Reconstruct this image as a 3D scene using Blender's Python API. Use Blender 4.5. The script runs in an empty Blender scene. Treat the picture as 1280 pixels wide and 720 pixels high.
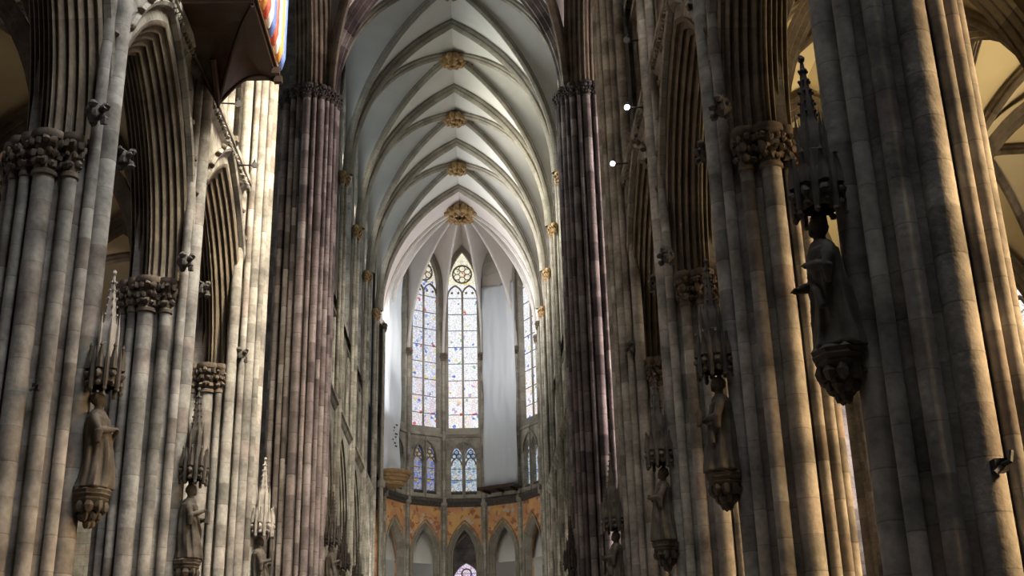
import bpy, bmesh, math, random
import numpy as np
from mathutils import Vector, Matrix, noise as mnoise
random.seed(7)
PI = math.pi
S = bpy.context.scene
COL = S.collection
# ------------------------------------------------------------------ camera, world, light, exposure
def make_camera():
    f, pt, yw, ro, cx = 1513.88, .3708, .0326, -.0251, 1.2036
    F = Vector((math.sin(yw)*math.cos(pt), math.cos(yw)*math.cos(pt), math.sin(pt)))
    R = Vector((math.cos(yw), -math.sin(yw), 0)); U = R.cross(F)
    r = R*math.cos(ro)+U*math.sin(ro); u = -R*math.sin(ro)+U*math.cos(ro)
    m = Matrix((r, u, -F)).transposed().to_4x4(); m.translation = (cx, 0, 1.7)
    cd = bpy.data.cameras.new('camera'); cd.sensor_width = 36; cd.lens = 36*f/1280; cd.clip_end = 400
    co = bpy.data.objects.new('camera', cd); COL.objects.link(co); co.matrix_world = m; S.camera = co
make_camera()
W = bpy.data.worlds.new('world'); S.world = W; W.use_nodes = True
W.node_tree.nodes['Background'].inputs[0].default_value = (.75, .85, 1, 1)
W.node_tree.nodes['Background'].inputs[1].default_value = .01
S.view_settings.view_transform = 'Standard'; S.view_settings.look = 'None'
S.view_settings.gamma = 1; S.view_settings.use_curve_mapping = False
S.view_settings.exposure = 0.0
def area(name, loc, to, sx, sy, power, col, spread=180):
    d = bpy.data.lights.new(name, 'AREA'); d.shape = 'RECTANGLE'; d.size = sx; d.size_y = sy; d.energy = power; d.color = col; d.spread = math.radians(spread)
    o = bpy.data.objects.new(name, d); COL.objects.link(o); o.location = loc
    o.rotation_euler = (Vector(to)-Vector(loc)).to_track_quat('-Z', 'Y').to_euler()
    return o
COOL = (.93, .97, 1); WARM = (1, .67, .34); CREAM = (1, .87, .64)
# daylight through the south clerestory of the nave
area('clerestory_daylight_a', (5.2, 10, 33), (-6.9, 18, 6), 9, 9, 1000, COOL, 85)
area('clerestory_daylight_b', (5.2, 23, 33), (-6.9, 28, 8), 6, 9, 1900, (1, .98, .93), 80)
area('clerestory_daylight_c', (5.2, 27.5, 33), (-6.9, 37.5, 18), 6, 9, 4700, CREAM, 75)
# daylight through the south aisle windows
for yy, pw in ((10.45, 1050), (17.95, 760), (25.45, 470), (32.95, 280)):
    area('aisle_daylight', (19.6, yy, 14.3), (6.9, yy+3.2, 5.5), 3.5, 4, pw*.82, WARM, 58)
for yy, pw in ((18, 300), (25.5, 320), (33, 260)):  # added up-lights standing in for bounce off the sunlit aisle floor
    area('aisle_bounce_fill', (17.5, yy, 5), (11.5, yy, 17), 3.5, 3, pw, (1, .80, .46), 85)
area('north_aisle_daylight', (-19.6, 26, 9.5), (-6.9, 26, 7), 8, 7, 5, COOL)
# transept windows, both arms
area('south_transept_daylight', (22.5, 51, 22), (0, 54, 22), 5, 22, 4600, (1, .82, .79), 120)
area('north_transept_daylight', (-22.5, 45.75, 24), (0, 52, 34), 9, 22, 60, (.9, .9, 1))
area('west_window_daylight', (0, -22, 22), (0, 20, 14), 9, 16, 60, (1, .95, .9))
# choir clerestory windows, followed by added fill lamps
for yy, pw, c in ((58.5, 420, (.95, 1, .97)), (66, 1000, (1, .96, .78)), (73.5, 1150, (1, .96, .88)), (81, 1250, (1, .98, .95))):
    area('choir_daylight_north', (-6.4, yy, 33.5), (6, yy+1, 35.3), 5, 7, pw, c, 95)
    area('choir_daylight_south', (6.4, yy, 31), (-6, yy, 34), 5, 6, pw*.08, (.92, .97, 1), 120)
area('choir_fill_south', (6.2, 57.5, 31), (-6.6, 73, 14), 4, 6, 1500, (1, .93, .8), 75)  # extra lamp added to brighten the left choir piers
area('apse_fill_north', (-5.3, 87.3, 33), (1, 93, 39), 2, 10, 400, (1, .95, .92))  # lamp added beside the apse to brighten its ribs and vault
area('apse_fill_south', (5.3, 87.3, 33), (-2, 93, 38), 2, 10, 400, (1, .96, .96))  # matching lamp added on the south side of the apse
area('choir_low_fill', (6.5, 74, 12), (-6.5, 74, 18), 18, 6, 550, (1, .92, .78))  # lamp added low in the south arcade for the left choir piers
area('choir_low_fill_north', (-6.3, 80, 13), (2, 95, 18), 8, 6, 800, (1, .95, .85))  # lamp added low in the north arcade to brighten the apse foot
# ------------------------------------------------------------------ mesh builder
class MB:
    def __init__(s): s.v = []; s.f = []; s.uv = []
    def grid(s, P, U=None, V=None, cj=False, flip=False):
        n = len(P); m = len(P[0]); b = len(s.v)
        for row in P:
            for p in row: s.v.append(tuple(p))
        if V is None:
            V = [0]; 
            for i in range(1, n): V.append(V[-1]+(Vector(P[i][0])-Vector(P[i-1][0])).length)
        if U is None:
            U = [0]
            for j in range(1, m+1): U.append(U[-1]+(Vector(P[0][j % m])-Vector(P[0][j-1])).length)
        for i in range(n-1):
            for j in range(m if cj else m-1):
                k = (j+1) % m
                q = [(b+i*m+j, U[j], V[i]), (b+i*m+k, U[j+1], V[i]), (b+(i+1)*m+k, U[j+1], V[i+1]), (b+(i+1)*m+j, U[j], V[i+1])]
                if flip: q.reverse()
                s.f.append([a[0] for a in q]); s.uv.append([(a[1], a[2]) for a in q])
    def poly(s, pts):
        b = len(s.v); s.v += [tuple(p) for p in pts]; s.f.append(list(range(b, b+len(pts))))
        s.uv.append([(p[0]+p[1], p[2]) for p in pts])
    def box(s, x0, x1, y0, y1, z0, z1, M=None):
        c = [(x, y, z) for z in (z0, z1) for y in (y0, y1) for x in (x0, x1)]
        if M: c = [M(*p) for p in c]
        for q in ((0, 2, 3, 1), (4, 5, 7, 6), (0, 1, 5, 4), (2, 6, 7, 3), (0, 4, 6, 2), (1, 3, 7, 5)): s.poly([c[i] for i in q])
    def lathe(s, x, y, prof, n=16, M=None, sq=1):
        P = []; 
        for r, z in prof:
            P.append([(x+r*math.cos(2*PI*j/n), y+sq*r*math.sin(2*PI*j/n), z) for j in range(n)])
        if M: P = [[M(*p) for p in row] for row in P]
        V = [0]
        for i in range(1, len(prof)): V.append(prof[i][1]-prof[0][1] if prof[i][1] != prof[i-1][1] else V[-1])
        V = [prof[0][1]+v for v in V]
        rr = max(p[0] for p in prof)
        s.grid(P, [2*PI*rr*j/n for j in range(n+1)], V, cj=True)
    def cyl(s, x, y, z0, z1, r, n=16, M=None):
        s.lathe(x, y, [(0.001, z0), (r, z0), (r, z1), (.001, z1)], n, M)
    def tube(s, pts, r, n=8, closed=False):
        pts = [Vector(p) for p in pts]; P = []; m = len(pts); up = None
        rs = r if isinstance(r, (list, tuple)) else [r]*m
        for i, p in enumerate(pts):
            a = pts[i-1] if (i > 0 or closed) else p; c = pts[(i+1) % m] if (i < m-1 or closed) else p
            t = (c-a).normalized()
            if up is None: up = Vector((0, 0, 1)) if abs(t.z) < .9 else Vector((1, 0, 0))
            b = t.cross(up).normalized(); up = b.cross(t).normalized()
            P.append([p+rs[i]*(b*math.cos(2*PI*j/n)+up*math.sin(2*PI*j/n)) for j in range(n)])
        if closed: P.append(P[0])
        s.grid(P, cj=True)
        if not closed:
            s.poly(P[0][::-1]); s.poly(P[-1])
    def blob(s, c, r, seed=0, amp=.25, n=7, m=5, sc=(1, 1, 1)):
        P = []
        for i in range(m+1):
            th = PI*i/m; row = []
            for j in range(n):
                a = 2*PI*j/n; d = Vector((math.sin(th)*math.cos(a), math.sin(th)*math.sin(a), math.cos(th)))
                k = r*(1+amp*mnoise.noise(d*2.3+Vector((seed*3.1, seed*1.7, 0))))
                row.append((c[0]+d.x*k*sc[0], c[1]+d.y*k*sc[1], c[2]+d.z*k*sc[2]))
            P.append(row)
        s.grid(P, cj=True, flip=True)
    def mesh(s, name, mat, ang=38):
        me = bpy.data.meshes.new(name); me.from_pydata(s.v, [], s.f)
        ul = me.uv_layers.new(name='UVMap'); flat = []
        for q in s.uv:
            for a in q: flat += [a[0], a[1]]
        ul.data.foreach_set('uv', flat)
        me.materials.append(mat)
        me.polygons.foreach_set('use_smooth', [True]*len(me.polygons))
        me.update(); me.set_sharp_from_angle(angle=math.radians(ang))
        return me
    def build(s, name, mat, parent=None, ang=38):
        o = bpy.data.objects.new(name, s.mesh(name, mat, ang)); COL.objects.link(o); o.parent = parent
        return o
def tag(o, label, cat, group=None):
    o['label'] = label; o['category'] = cat
    if group: o['group'] = group
    return o
def struct(o): o['kind'] = 'structure'; return o
def thing(name, label, cat, loc=(0, 0, 0), rz=0, group=None):
    o = bpy.data.objects.new(name, None); COL.objects.link(o); o.empty_display_size = .2
    o.location = loc; o.rotation_euler = (0, 0, rz); return tag(o, label, cat, group)
def copy_tree(o, parent=None):
    c = o.copy(); COL.objects.link(c); c.parent = parent
    for ch in list(o.children): copy_tree(ch, c)
    return c
# ------------------------------------------------------------------ materials
def ramp(nt, fac, cols):
    r = nt.nodes.new('ShaderNodeValToRGB'); nt.links.new(fac, r.inputs[0]); e = r.color_ramp.elements
    while len(e) < len(cols): e.new(1)
    for i, (p, c) in enumerate(cols): e[i].position = p; e[i].color = (*c, 1)
    return r.outputs[0]
def M(nt, op, a, b=None, c=None):
    n = nt.nodes.new('ShaderNodeMath'); n.operation = op
    for i, x in enumerate((a, b, c)):
        if x is None: continue
        if isinstance(x, (int, float)): n.inputs[i].default_value = x
        else: nt.links.new(x, n.inputs[i])
    return n.outputs[0]
def mixc(nt, fac, a, b, mode='MIX'):
    n = nt.nodes.new('ShaderNodeMix'); n.data_type = 'RGBA'; n.blend_type = mode
    for i, x in ((0, fac), (6, a), (7, b)):
        if isinstance(x, (int, float)): n.inputs[i].default_value = x
        elif isinstance(x, tuple): n.inputs[i].default_value = (*x, 1)
        else: nt.links.new(x, n.inputs[i])
    return n.outputs[2]
def newmat(name):
    m = bpy.data.materials.new(name); m.use_nodes = True; nt = m.node_tree
    return m, nt, nt.nodes['Principled BSDF']
def noise(nt, scale, detail=4, vec=None, dim='3D'):
    n = nt.nodes.new('ShaderNodeTexNoise'); n.inputs['Scale'].default_value = scale; n.inputs['Detail'].default_value = detail
    if vec is None:
        g = nt.nodes.new('ShaderNodeNewGeometry'); vec = g.outputs['Position']
    nt.links.new(vec, n.inputs['Vector']); return n.outputs[0]
def stone(name, tints, h=.62, bw=None, mortar=.62, stain=.55, joint=.045):
    m, nt, b = newmat(name)
    uv = nt.nodes.new('ShaderNodeUVMap'); sp = nt.nodes.new('ShaderNodeSeparateXYZ'); nt.links.new(uv.outputs[0], sp.inputs[0])
    oi = nt.nodes.new('ShaderNodeObjectInfo'); R = oi.outputs['Random']
    v = M(nt, 'ADD', M(nt, 'DIVIDE', sp.outputs[1], h), M(nt, 'MULTIPLY', R, 17.3))
    cell = M(nt, 'FLOOR', v); fr = M(nt, 'FRACT', v)
    cv = nt.nodes.new('ShaderNodeCombineXYZ'); nt.links.new(cell, cv.inputs[0]); nt.links.new(M(nt, 'MULTIPLY', R, 91.7), cv.inputs[1])
    mask = M(nt, 'LESS_THAN', fr, joint)
    if bw:
        u = M(nt, 'ADD', M(nt, 'DIVIDE', sp.outputs[0], bw), M(nt, 'MULTIPLY', M(nt, 'MODULO', cell, 2), .5))
        nt.links.new(M(nt, 'FLOOR', u), cv.inputs[2])
        mask = M(nt, 'MAXIMUM', mask, M(nt, 'LESS_THAN', M(nt, 'FRACT', u), joint*h/bw))
    wn = nt.nodes.new('ShaderNodeTexWhiteNoise'); wn.noise_dimensions = '3D'; nt.links.new(cv.outputs[0], wn.inputs['Vector'])
    k = len(tints); col = ramp(nt, wn.outputs[0], [(i/(k-1), t) for i, t in enumerate(tints)])
    n1 = noise(nt, 1.3, 5); n2 = noise(nt, 9, 4)
    st = ramp(nt, n1, [(.32, (stain,)*3), (.62, (1.1,)*3)])
    col = mixc(nt, 1, col, st, 'MULTIPLY')
    col = mixc(nt, 1, col, ramp(nt, n2, [(.3, (.82,)*3), (.7, (1.1,)*3)]), 'MULTIPLY')
    col = mixc(nt, M(nt, 'MULTIPLY', mask, 1-mortar), col, (.03, .025, .02))
    nt.links.new(col, b.inputs['Base Color']); b.inputs['Roughness'].default_value = .88
    b.inputs['Specular IOR Level'].default_value = .25
    bp = nt.nodes.new('ShaderNodeBump'); bp.inputs['Strength'].default_value = .35; bp.inputs['Distance'].default_value = .04
    nt.links.new(M(nt, 'SUBTRACT', n2, M(nt, 'MULTIPLY', mask, .6)), bp.inputs['Height']); nt.links.new(bp.outputs[0], b.inputs['Normal'])
    return m
def plain(name, col, rough=.85, var=.25, scale=3, metal=0, bump=.2):
    m, nt, b = newmat(name)
    n = noise(nt, scale, 5)
    c = ramp(nt, n, [(.3, tuple(x*(1-var) for x in col)), (.7, tuple(min(1, x*(1+var)) for x in col))])
    nt.links.new(c, b.inputs['Base Color']); b.inputs['Roughness'].default_value = rough; b.inputs['Metallic'].default_value = metal
    if bump:
        bp = nt.nodes.new('ShaderNodeBump'); bp.inputs['Strength'].default_value = bump; bp.inputs['Distance'].default_value = .03
        nt.links.new(noise(nt, scale*6, 3), bp.inputs['Height']); nt.links.new(bp.outputs[0], b.inputs['Normal'])
    return m
MS = {
 'pier': stone('pale_sandstone_drums', [(.22, .205, .18), (.30, .28, .25), (.36, .335, .30), (.33, .30, .265), (.40, .375, .335), (.235, .20, .175), (.44, .415, .375), (.33, .275, .245)], joint=.03, mortar=.7, stain=.42),
 'pink': stone('mottled_pinkish_drums', [(.12, .10, .098), (.20, .165, .155), (.30, .25, .235), (.24, .20, .19), (.42, .37, .35), (.17, .145, .14)], h=.95),
 'choir': stone('tan_choir_stone', [(.24, .215, .18), (.34, .31, .255), (.40, .365, .30), (.30, .275, .23)], h=.8),
 'arch': stone('brown_voussoirs', [(.15, .118, .085), (.19, .15, .108), (.225, .18, .13), (.165, .132, .10), (.25, .205, .15)], h=1.1, mortar=.85, joint=.025),
 'wall': stone('coursed_ashlar', [(.22, .205, .18), (.30, .28, .245), (.36, .335, .29), (.27, .25, .22)], h=.5, bw=.95),
 'rib': stone('grey_rib_stone', [(.235, .215, .175), (.275, .25, .205), (.31, .285, .235)], h=.7, mortar=.85, stain=.85),
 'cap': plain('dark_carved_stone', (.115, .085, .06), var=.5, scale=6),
 'capd': plain('darker_carved_stone', (.07, .06, .052), var=.5, scale=6),  # same carved stone in a darker tone
 'gold': plain('dull_gilded_stone', (.29, .18, .07), rough=.55, var=.5, scale=5),
 'goldred': plain('worn_gilt_and_red_foliage', (.36, .17, .06), rough=.6, var=.55, scale=9),
 'web': plain('limewashed_vault_plaster', (.62, .61, .575), var=.06, scale=.7, bump=.05),
 'ribp': plain('pale_apse_rib_stone', (.55, .52, .48), var=.08, scale=2),
 'webp': plain('pinkish_vault_plaster', (.58, .53, .50), var=.06, scale=.7, bump=.05),
 'weba': plain('cream_aisle_vault_plaster', (.58, .48, .29), var=.08, scale=.7, bump=.05),
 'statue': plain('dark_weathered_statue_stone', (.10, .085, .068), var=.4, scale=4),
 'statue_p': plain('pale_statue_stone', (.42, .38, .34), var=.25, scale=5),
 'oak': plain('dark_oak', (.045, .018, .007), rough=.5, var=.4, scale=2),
 'oakl': plain('oak_lit_tone', (.40, .21, .09), rough=.5, var=.2, scale=3),  # lighter copy of the oak, the lit look put into its colour
 'iron': plain('black_iron', (.02, .02, .022), rough=.5, var=.2),
 'steel': plain('brushed_steel', (.55, .55, .57), rough=.3, var=.1, metal=.9),
 'floor': stone('stone_floor_slabs', [(.10, .095, .085), (.13, .122, .11), (.15, .14, .125)], h=.9, bw=.9),
 'plank': plain('scaffold_planks', (.30, .19, .09), var=.35, scale=4),
 'lead': plain('dark_lead', (.03, .03, .033), rough=.6, var=.2),
}
def glass(name, cols, strength, lead=.5, cell=.16, bars=.9, pale=(.95, .97, 1), sat=.35, dots=.12, barw=.8, rose=0):
    """stained glass lit by the day outside: lead lines, small coloured quarries, iron bars"""
    m, nt, b = newmat(name); nt.nodes.remove(b); out = nt.nodes['Material Output']
    uv = nt.nodes.new('ShaderNodeUVMap')
    vo = nt.nodes.new('ShaderNodeTexVoronoi'); vo.inputs['Scale'].default_value = 1/cell; nt.links.new(uv.outputs[0], vo.inputs['Vector'])
    ve = nt.nodes.new('ShaderNodeTexVoronoi'); ve.feature = 'DISTANCE_TO_EDGE'; ve.inputs['Scale'].default_value = 1/cell; nt.links.new(uv.outputs[0], ve.inputs['Vector'])
    sp = nt.nodes.new('ShaderNodeSeparateXYZ'); nt.links.new(uv.outputs[0], sp.inputs[0])
    sc = nt.nodes.new('ShaderNodeSeparateColor'); nt.links.new(vo.outputs['Color'], sc.inputs[0])
    k = len(cols); c = ramp(nt, sc.outputs[0], [(i/k, x) for i, x in enumerate(cols)])
    nt.nodes[-1].color_ramp.interpolation = 'CONSTANT'
    big = noise(nt, .9, 2, uv.outputs[0])
    f = M(nt, 'MULTIPLY', M(nt, 'GREATER_THAN', sc.outputs[1], 1-dots), 1.0)
    f = M(nt, 'MINIMUM', M(nt, 'ADD', f, M(nt, 'MULTIPLY', big, sat)), 1)
    col = mixc(nt, f, pale, c)
    if rose: col = mixc(nt, M(nt, 'MULTIPLY', M(nt, 'GREATER_THAN', sp.outputs[1], 39.3), .75), col, (1, .90, .58), 'MULTIPLY'); col = mixc(nt, M(nt, 'MULTIPLY', M(nt, 'LESS_THAN', sp.outputs[1], 31), M(nt, 'GREATER_THAN', big, .5)), col, (1, .90, .87), 'MULTIPLY')
    ed = M(nt, 'LESS_THAN', ve.outputs['Distance'], .07)
    bar = M(nt, 'LESS_THAN', M(nt, 'FRACT', M(nt, 'DIVIDE', sp.outputs[1], bars)), .07)
    dk = M(nt, 'SUBTRACT', 1, M(nt, 'MAXIMUM', M(nt, 'MULTIPLY', ed, lead), M(nt, 'MULTIPLY', bar, barw)))
    e = nt.nodes.new('ShaderNodeEmission'); nt.links.new(col, e.inputs[0]); nt.links.new(M(nt, 'MULTIPLY', dk, strength), e.inputs[1])
    nt.links.new(e.outputs[0], out.inputs[0]); return m
PAL = [(.75, .15, .12), (.15, .25, .75), (.85, .7, .2), (.25, .5, .3), (.9, .9, .95), (.6, .4, .7), (.95, .9, .7)]
MS['glass_white'] = glass('bright_pale_stained_glass', PAL, 1.12, sat=.2, dots=.05, rose=1, barw=0, lead=.3, cell=.2)
MS['glass_side'] = glass('daylit_side_glass', PAL, 4.0, sat=.2, dots=.07, barw=0, lead=.3, cell=.2)
MS['glass_blue'] = glass('bluish_stained_glass', PAL[:2]+[(.3, .45, .85), (.85, .75, .3), (.5, .6, .9), (.9, .9, 1)], 1.0, pale=(.88, .89, .97), sat=.22, dots=.08, rose=1, barw=0, lead=.35, cell=.2)
MS['glass_dim'] = glass('dim_clerestory_glass', [(.6, .8, .85), (.5, .7, .8), (.8, .9, .95)], .07, pale=(.78, .88, .93), sat=.5, dots=.1)  # clerestory glass with its glow turned down to keep the opposite side dark
MS['glass_mid'] = glass('clerestory_glass', [(.6, .8, .85), (.5, .7, .8), (.8, .9, .95)], .16, pale=(.78, .88, .93), sat=.5, dots=.1)
MS['glass_cool'] = glass('pale_blue_green_glass', [(.6, .8, .85), (.5, .7, .8), (.8, .9, .95)], .9, pale=(.78, .88, .93), sat=.5, dots=.1)
MS['glass_low'] = glass('blue_and_green_triforium_glass', [(.2, .35, .7), (.35, .55, .6), (.8, .85, .9), (.7, .5, .2)], .75, pale=(.75, .83, .92), sat=.55, dots=.3)
MS['glass_amber'] = glass('amber_and_blue_triforium_glass', [(.75, .45, .1), (.2, .3, .75), (.4, .5, .9)], .6, pale=(.55, .6, .85), sat=.6, dots=.4)
MS['glass_violet'] = glass('violet_chapel_glass', [(.5, .3, .8), (.9, .8, 1), (.8, .3, .4)], .95, pale=(.9, .85, 1), sat=.35, dots=.3)
MS['glass_rose'] = glass('rosy_aisle_glass', [(.9, .6, .6), (.8, .7, .9), (1, .85, .7)], 1.4, pale=(1, .90, .80), sat=.3, dots=.2)
def painted():
    m, nt, b = newmat('orange_painted_spandrel')
    uv = nt.nodes.new('ShaderNodeUVMap')
    c = mixc(nt, ramp(nt, noise(nt, 1.1, 3), [(.42, (0,)*3), (.56, (1,)*3)]), (.62, .36, .13), (.56, .27, .12))
    c = mixc(nt, ramp(nt, noise(nt, 2.1, 4), [(.55, (0,)*3), (.60, (1,)*3)]), c, (.34, .13, .07))
    c = mixc(nt, ramp(nt, noise(nt, 1.7, 3), [(.60, (0,)*3), (.66, (1,)*3)]), c, (.50, .44, .34))
    nt.links.new(c, b.inputs['Base Color']); b.inputs['Roughness'].default_value = .8
    return m
MS['paint'] = painted()
def sheet_mat(name, col, tr):
    m, nt, b = newmat(name); out = nt.nodes['Material Output']
    b.inputs['Base Color'].default_value = (*col, 1); b.inputs['Roughness'].default_value = .6
    t = nt.nodes.new('ShaderNodeBsdfTranslucent'); t.inputs[0].default_value = (*col, 1)
    mx = nt.nodes.new('ShaderNodeMixShader'); mx.inputs[0].default_value = tr
    nt.links.new(b.outputs[0], mx.inputs[1]); nt.links.new(t.outputs[0], mx.inputs[2]); nt.links.new(mx.outputs[0], out.inputs[0])
    return m
MS['sheetw'] = sheet_mat('white_dust_sheet', (.92, .94, .96), .6)
MS['sheetg'] = sheet_mat('grey_dust_sheet', (.66, .69, .72), .3)
MS['sheetb'] = sheet_mat('beige_boarding', (.45, .42, .37), .1)
def emis(name, c, s):
    m, nt, b = newmat(name); b.inputs['Emission Color'].default_value = (*c, 1); b.inputs['Emission Strength'].default_value = s
    b.inputs['Base Color'].default_value = (*c, 1); return m
MS['lamp'] = emis('lit_lamp_lens', (1, .93, .92), 9)
# ------------------------------------------------------------------ geometry helpers
def frame(o, s, d):
    o = Vector(o); s = Vector(s).normalized(); d = Vector(d).normalized()
    return lambda a, b, z: o+s*a+d*b+Vector((0, 0, z))
def arch_pts(a, zs, h, u=0, n=14):
    """pointed arch of half-span a offset outwards by u: list of (s, z)"""
    R = (a*a+h*h)/(2*a); c = R-a; th = math.acos(c/(R+u)); L = []
    for i in range(n+1):
        t = th*i/n; L.append((-(R+u)*math.cos(t)+c, zs+(R+u)*math.sin(t)))
    L[-1] = (0, L[-1][1])
    return L+[(-s, z) for s, z in L[-2::-1]]
def moulded(mb, fr, a, zs, h, prof, legs=None, n=14):
    rows = None; cols = []
    for u, v in prof:
        p = arch_pts(a, zs, h, u, n)
        if legs is not None: p = [(p[0][0], legs)]+p+[(p[-1][0], legs)]
        cols.append([fr(s, v, z) for s, z in p])
    P = [[c[i] for c in cols] for i in range(len(cols[0]))]
    mb.grid(P)
def roll_profile(w, d, nroll, amp=.07, k=5):
    """soffit profile: deepest in the middle, stepping out to the wall faces, a roll and a hollow at each step"""
    L = []; N = nroll*2*k
    for i in range(N+1):
        v = -w+2*w*i/N; t = abs(v)/w
        L.append((d*t+amp*math.sin(2*PI*t*nroll)-(.5*amp if t < .12 else 0), v))
    return L
def wall_open(mb, fr, hw, z0, z1, a, sill, zs, h, depth, n=10, back=True):
    """wall panel, half-width hw, z0..z1, with one pointed opening; near face at d=0, far face at d=depth"""
    p = arch_pts(a, zs, h, 0, n)
    for d, fl in ((0, False), (depth, True)) if back else ((0, False),):
        for sg in (-1, 1):
            mb.grid([[fr(sg*hw, d, z0), fr(sg*a, d, z0)], [fr(sg*hw, d, zs), fr(sg*a, d, zs)], [fr(sg*hw, d, z1), fr(sg*a, d, z1)]][:2], [0, hw-a], [z0, zs], flip=fl)
            mb.grid([[fr(sg*hw, d, zs), fr(sg*a, d, zs)], [fr(sg*hw, d, z1), fr(sg*a, d, z1)]], [0, hw-a], [zs, z1], flip=fl)
        for i in range(len(p)-1):
            b = len(mb.v); q = [fr(p[i][0], d, p[i][1]), fr(p[i+1][0], d, p[i+1][1]), fr(p[i+1][0], d, z1), fr(p[i][0], d, z1)]
            mb.v += [tuple(x) for x in q]; ids = [b, b+1, b+2, b+3]; uvs = [(p[i][0]+hw, p[i][1]), (p[i+1][0]+hw, p[i+1][1]), (p[i+1][0]+hw, z1), (p[i][0]+hw, z1)]
            mb.f.append(ids); mb.uv.append(uvs)
        if sill > z0: mb.grid([[fr(-a, d, z0), fr(a, d, z0)], [fr(-a, d, sill), fr(a, d, sill)]], [0, 2*a], [z0, sill])
    q = [(-a, sill)]+p+[(a, sill)]
    mb.grid([[fr(s, 0, z), fr(s, depth, z)] for s, z in q])
    if sill > z0: mb.grid([[fr(-a, 0, sill), fr(a, 0, sill)], [fr(-a, depth, sill), fr(a, depth, sill)]])
def glass_panel(mb, fr, a, sill, zs, h, d, n=10):
    p = arch_pts(a, zs, h, 0, n); m = len(p)
    P = [[fr(-a, d, sill), fr(a, d, sill)]]; V = [sill]; Wd = [a]
    for i in range(n+1): P.append([fr(p[i][0], d, p[i][1]), fr(-p[i][0], d, p[i][1])]); V.append(p[i][1]); Wd.append(-p[i][0])
    b = len(mb.v)
    for r in P: mb.v += [tuple(x) for x in r]
    for i in range(len(P)-1):
        mb.f.append([b+2*i, b+2*i+1, b+2*i+3, b+2*i+2])
        mb.uv.append([(-Wd[i], V[i]), (Wd[i], V[i]), (Wd[i+1], V[i+1]), (-Wd[i+1], V[i+1])])
def half_arc(p0, p1, n=14, stilt=0):
    """from springing point p0 up to apex p1: vertical start, circular arc, optional upright stilt"""
    p0 = Vector(p0); p1 = Vector(p1); L = []
    if stilt: L = [p0+Vector((0, 0, stilt*i/3)) for i in range(3)]; n -= 3
    p0 = p0+Vector((0, 0, stilt)); hv = Vector((p1.x-p0.x, p1.y-p0.y, 0)); a = hv.length; hv /= a; h = p1.z-p0.z
    R = (a*a+h*h)/(2*a); th = math.acos((R-a)/R) if h >= a else PI-math.acos((a-R)/R)
    for i in range(n+1):
        t = th*i/n; L.append(p0+hv*(R-R*math.cos(t))+Vector((0, 0, R*math.sin(t))))
    L[-1] = p1.copy(); return L
def ruled(mb, A, B, m=4, sag=.0):
    P = [[A[i].lerp(B[i], j/m) for j in range(m+1)] for i in range(len(A))]
    mb.grid(P)
RIBP = [(0, .16), (-.10, .19), (-.18, .13), (-.26, .15), (-.34, .10), (-.40, 0), (-.34, -.10), (-.26, -.15), (-.18, -.13), (-.10, -.19), (0, -.16)]
def rib_sweep(mb, pts, prof, sc=1.0):
    pts = [Vector(p) for p in pts]; m = len(pts)
    hv = Vector((pts[-1].x-pts[0].x, pts[-1].y-pts[0].y, 0))
    if hv.length < 1e-4: hv = Vector((pts[m//2].x-pts[0].x, pts[m//2].y-pts[0].y, 0))
    hv.normalize(); B = Vector((-hv.y, hv.x, 0)); P = []
    for i, p in enumerate(pts):
        t = (pts[min(i+1, m-1)]-pts[max(i-1, 0)]).normalized(); N = B.cross(t)
        if i == m//2 and m > 20: N = Vector((0, 0, 1))
        if N.z < 0: N = -N
        if abs(N.z) < 1e-3: N = -hv
        # outward = away from the hollow side
        P.append([p+N*(n*sc)+B*(b*sc) for n, b in prof])
    mb.grid(P)
def leaves(mb, x, y, z, r, n, s, seed, a0=0, a1=2*PI, M_=None):
    for j in range(n):
        a = a0+(a1-a0)*j/n; mb.blob((x+r*math.cos(a), y+r*math.sin(a), z), s, seed+j, .35, 6, 4, (1, 1, 1.25))
def capital(mb, x, y, z, r, H=.9, n=14, sc=1.0):
    mb.lathe(x, y, [(r*1.02, z-.07), (r*1.22, z-.05), (r*1.22, z+.03), (r*1.03, z+.06), (r*1.05, z+H*.35), (r*1.25, z+H*.62), (r*1.5, z+H*.8),
                    (r*1.62, z+H*.82), (r*1.7, z+H*.9), (r*1.62, z+H), (.001, z+H)], n)
    k = max(7, int(2*PI*r*1.3/.125)); q = random.Random(int(r*1000))
    for t, (zz, rr) in enumerate(((z+H*.22, r*1.12), (z+H*.45, r*1.24), (z+H*.68, r*1.45))):
        for j in range(k):
            a = 2*PI*(j+.5*t+.5*q.random())/k; e = q.uniform(.75, 1.2); g = rr*q.uniform(.97, 1.12)
            mb.blob((x+g*math.cos(a), y+g*math.sin(a), zz+q.uniform(-.04, .04)), (.062+.05*r)*e, j+t*9, .6, 6, 4, (1, 1, q.uniform(.9, 1.4)))
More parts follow.
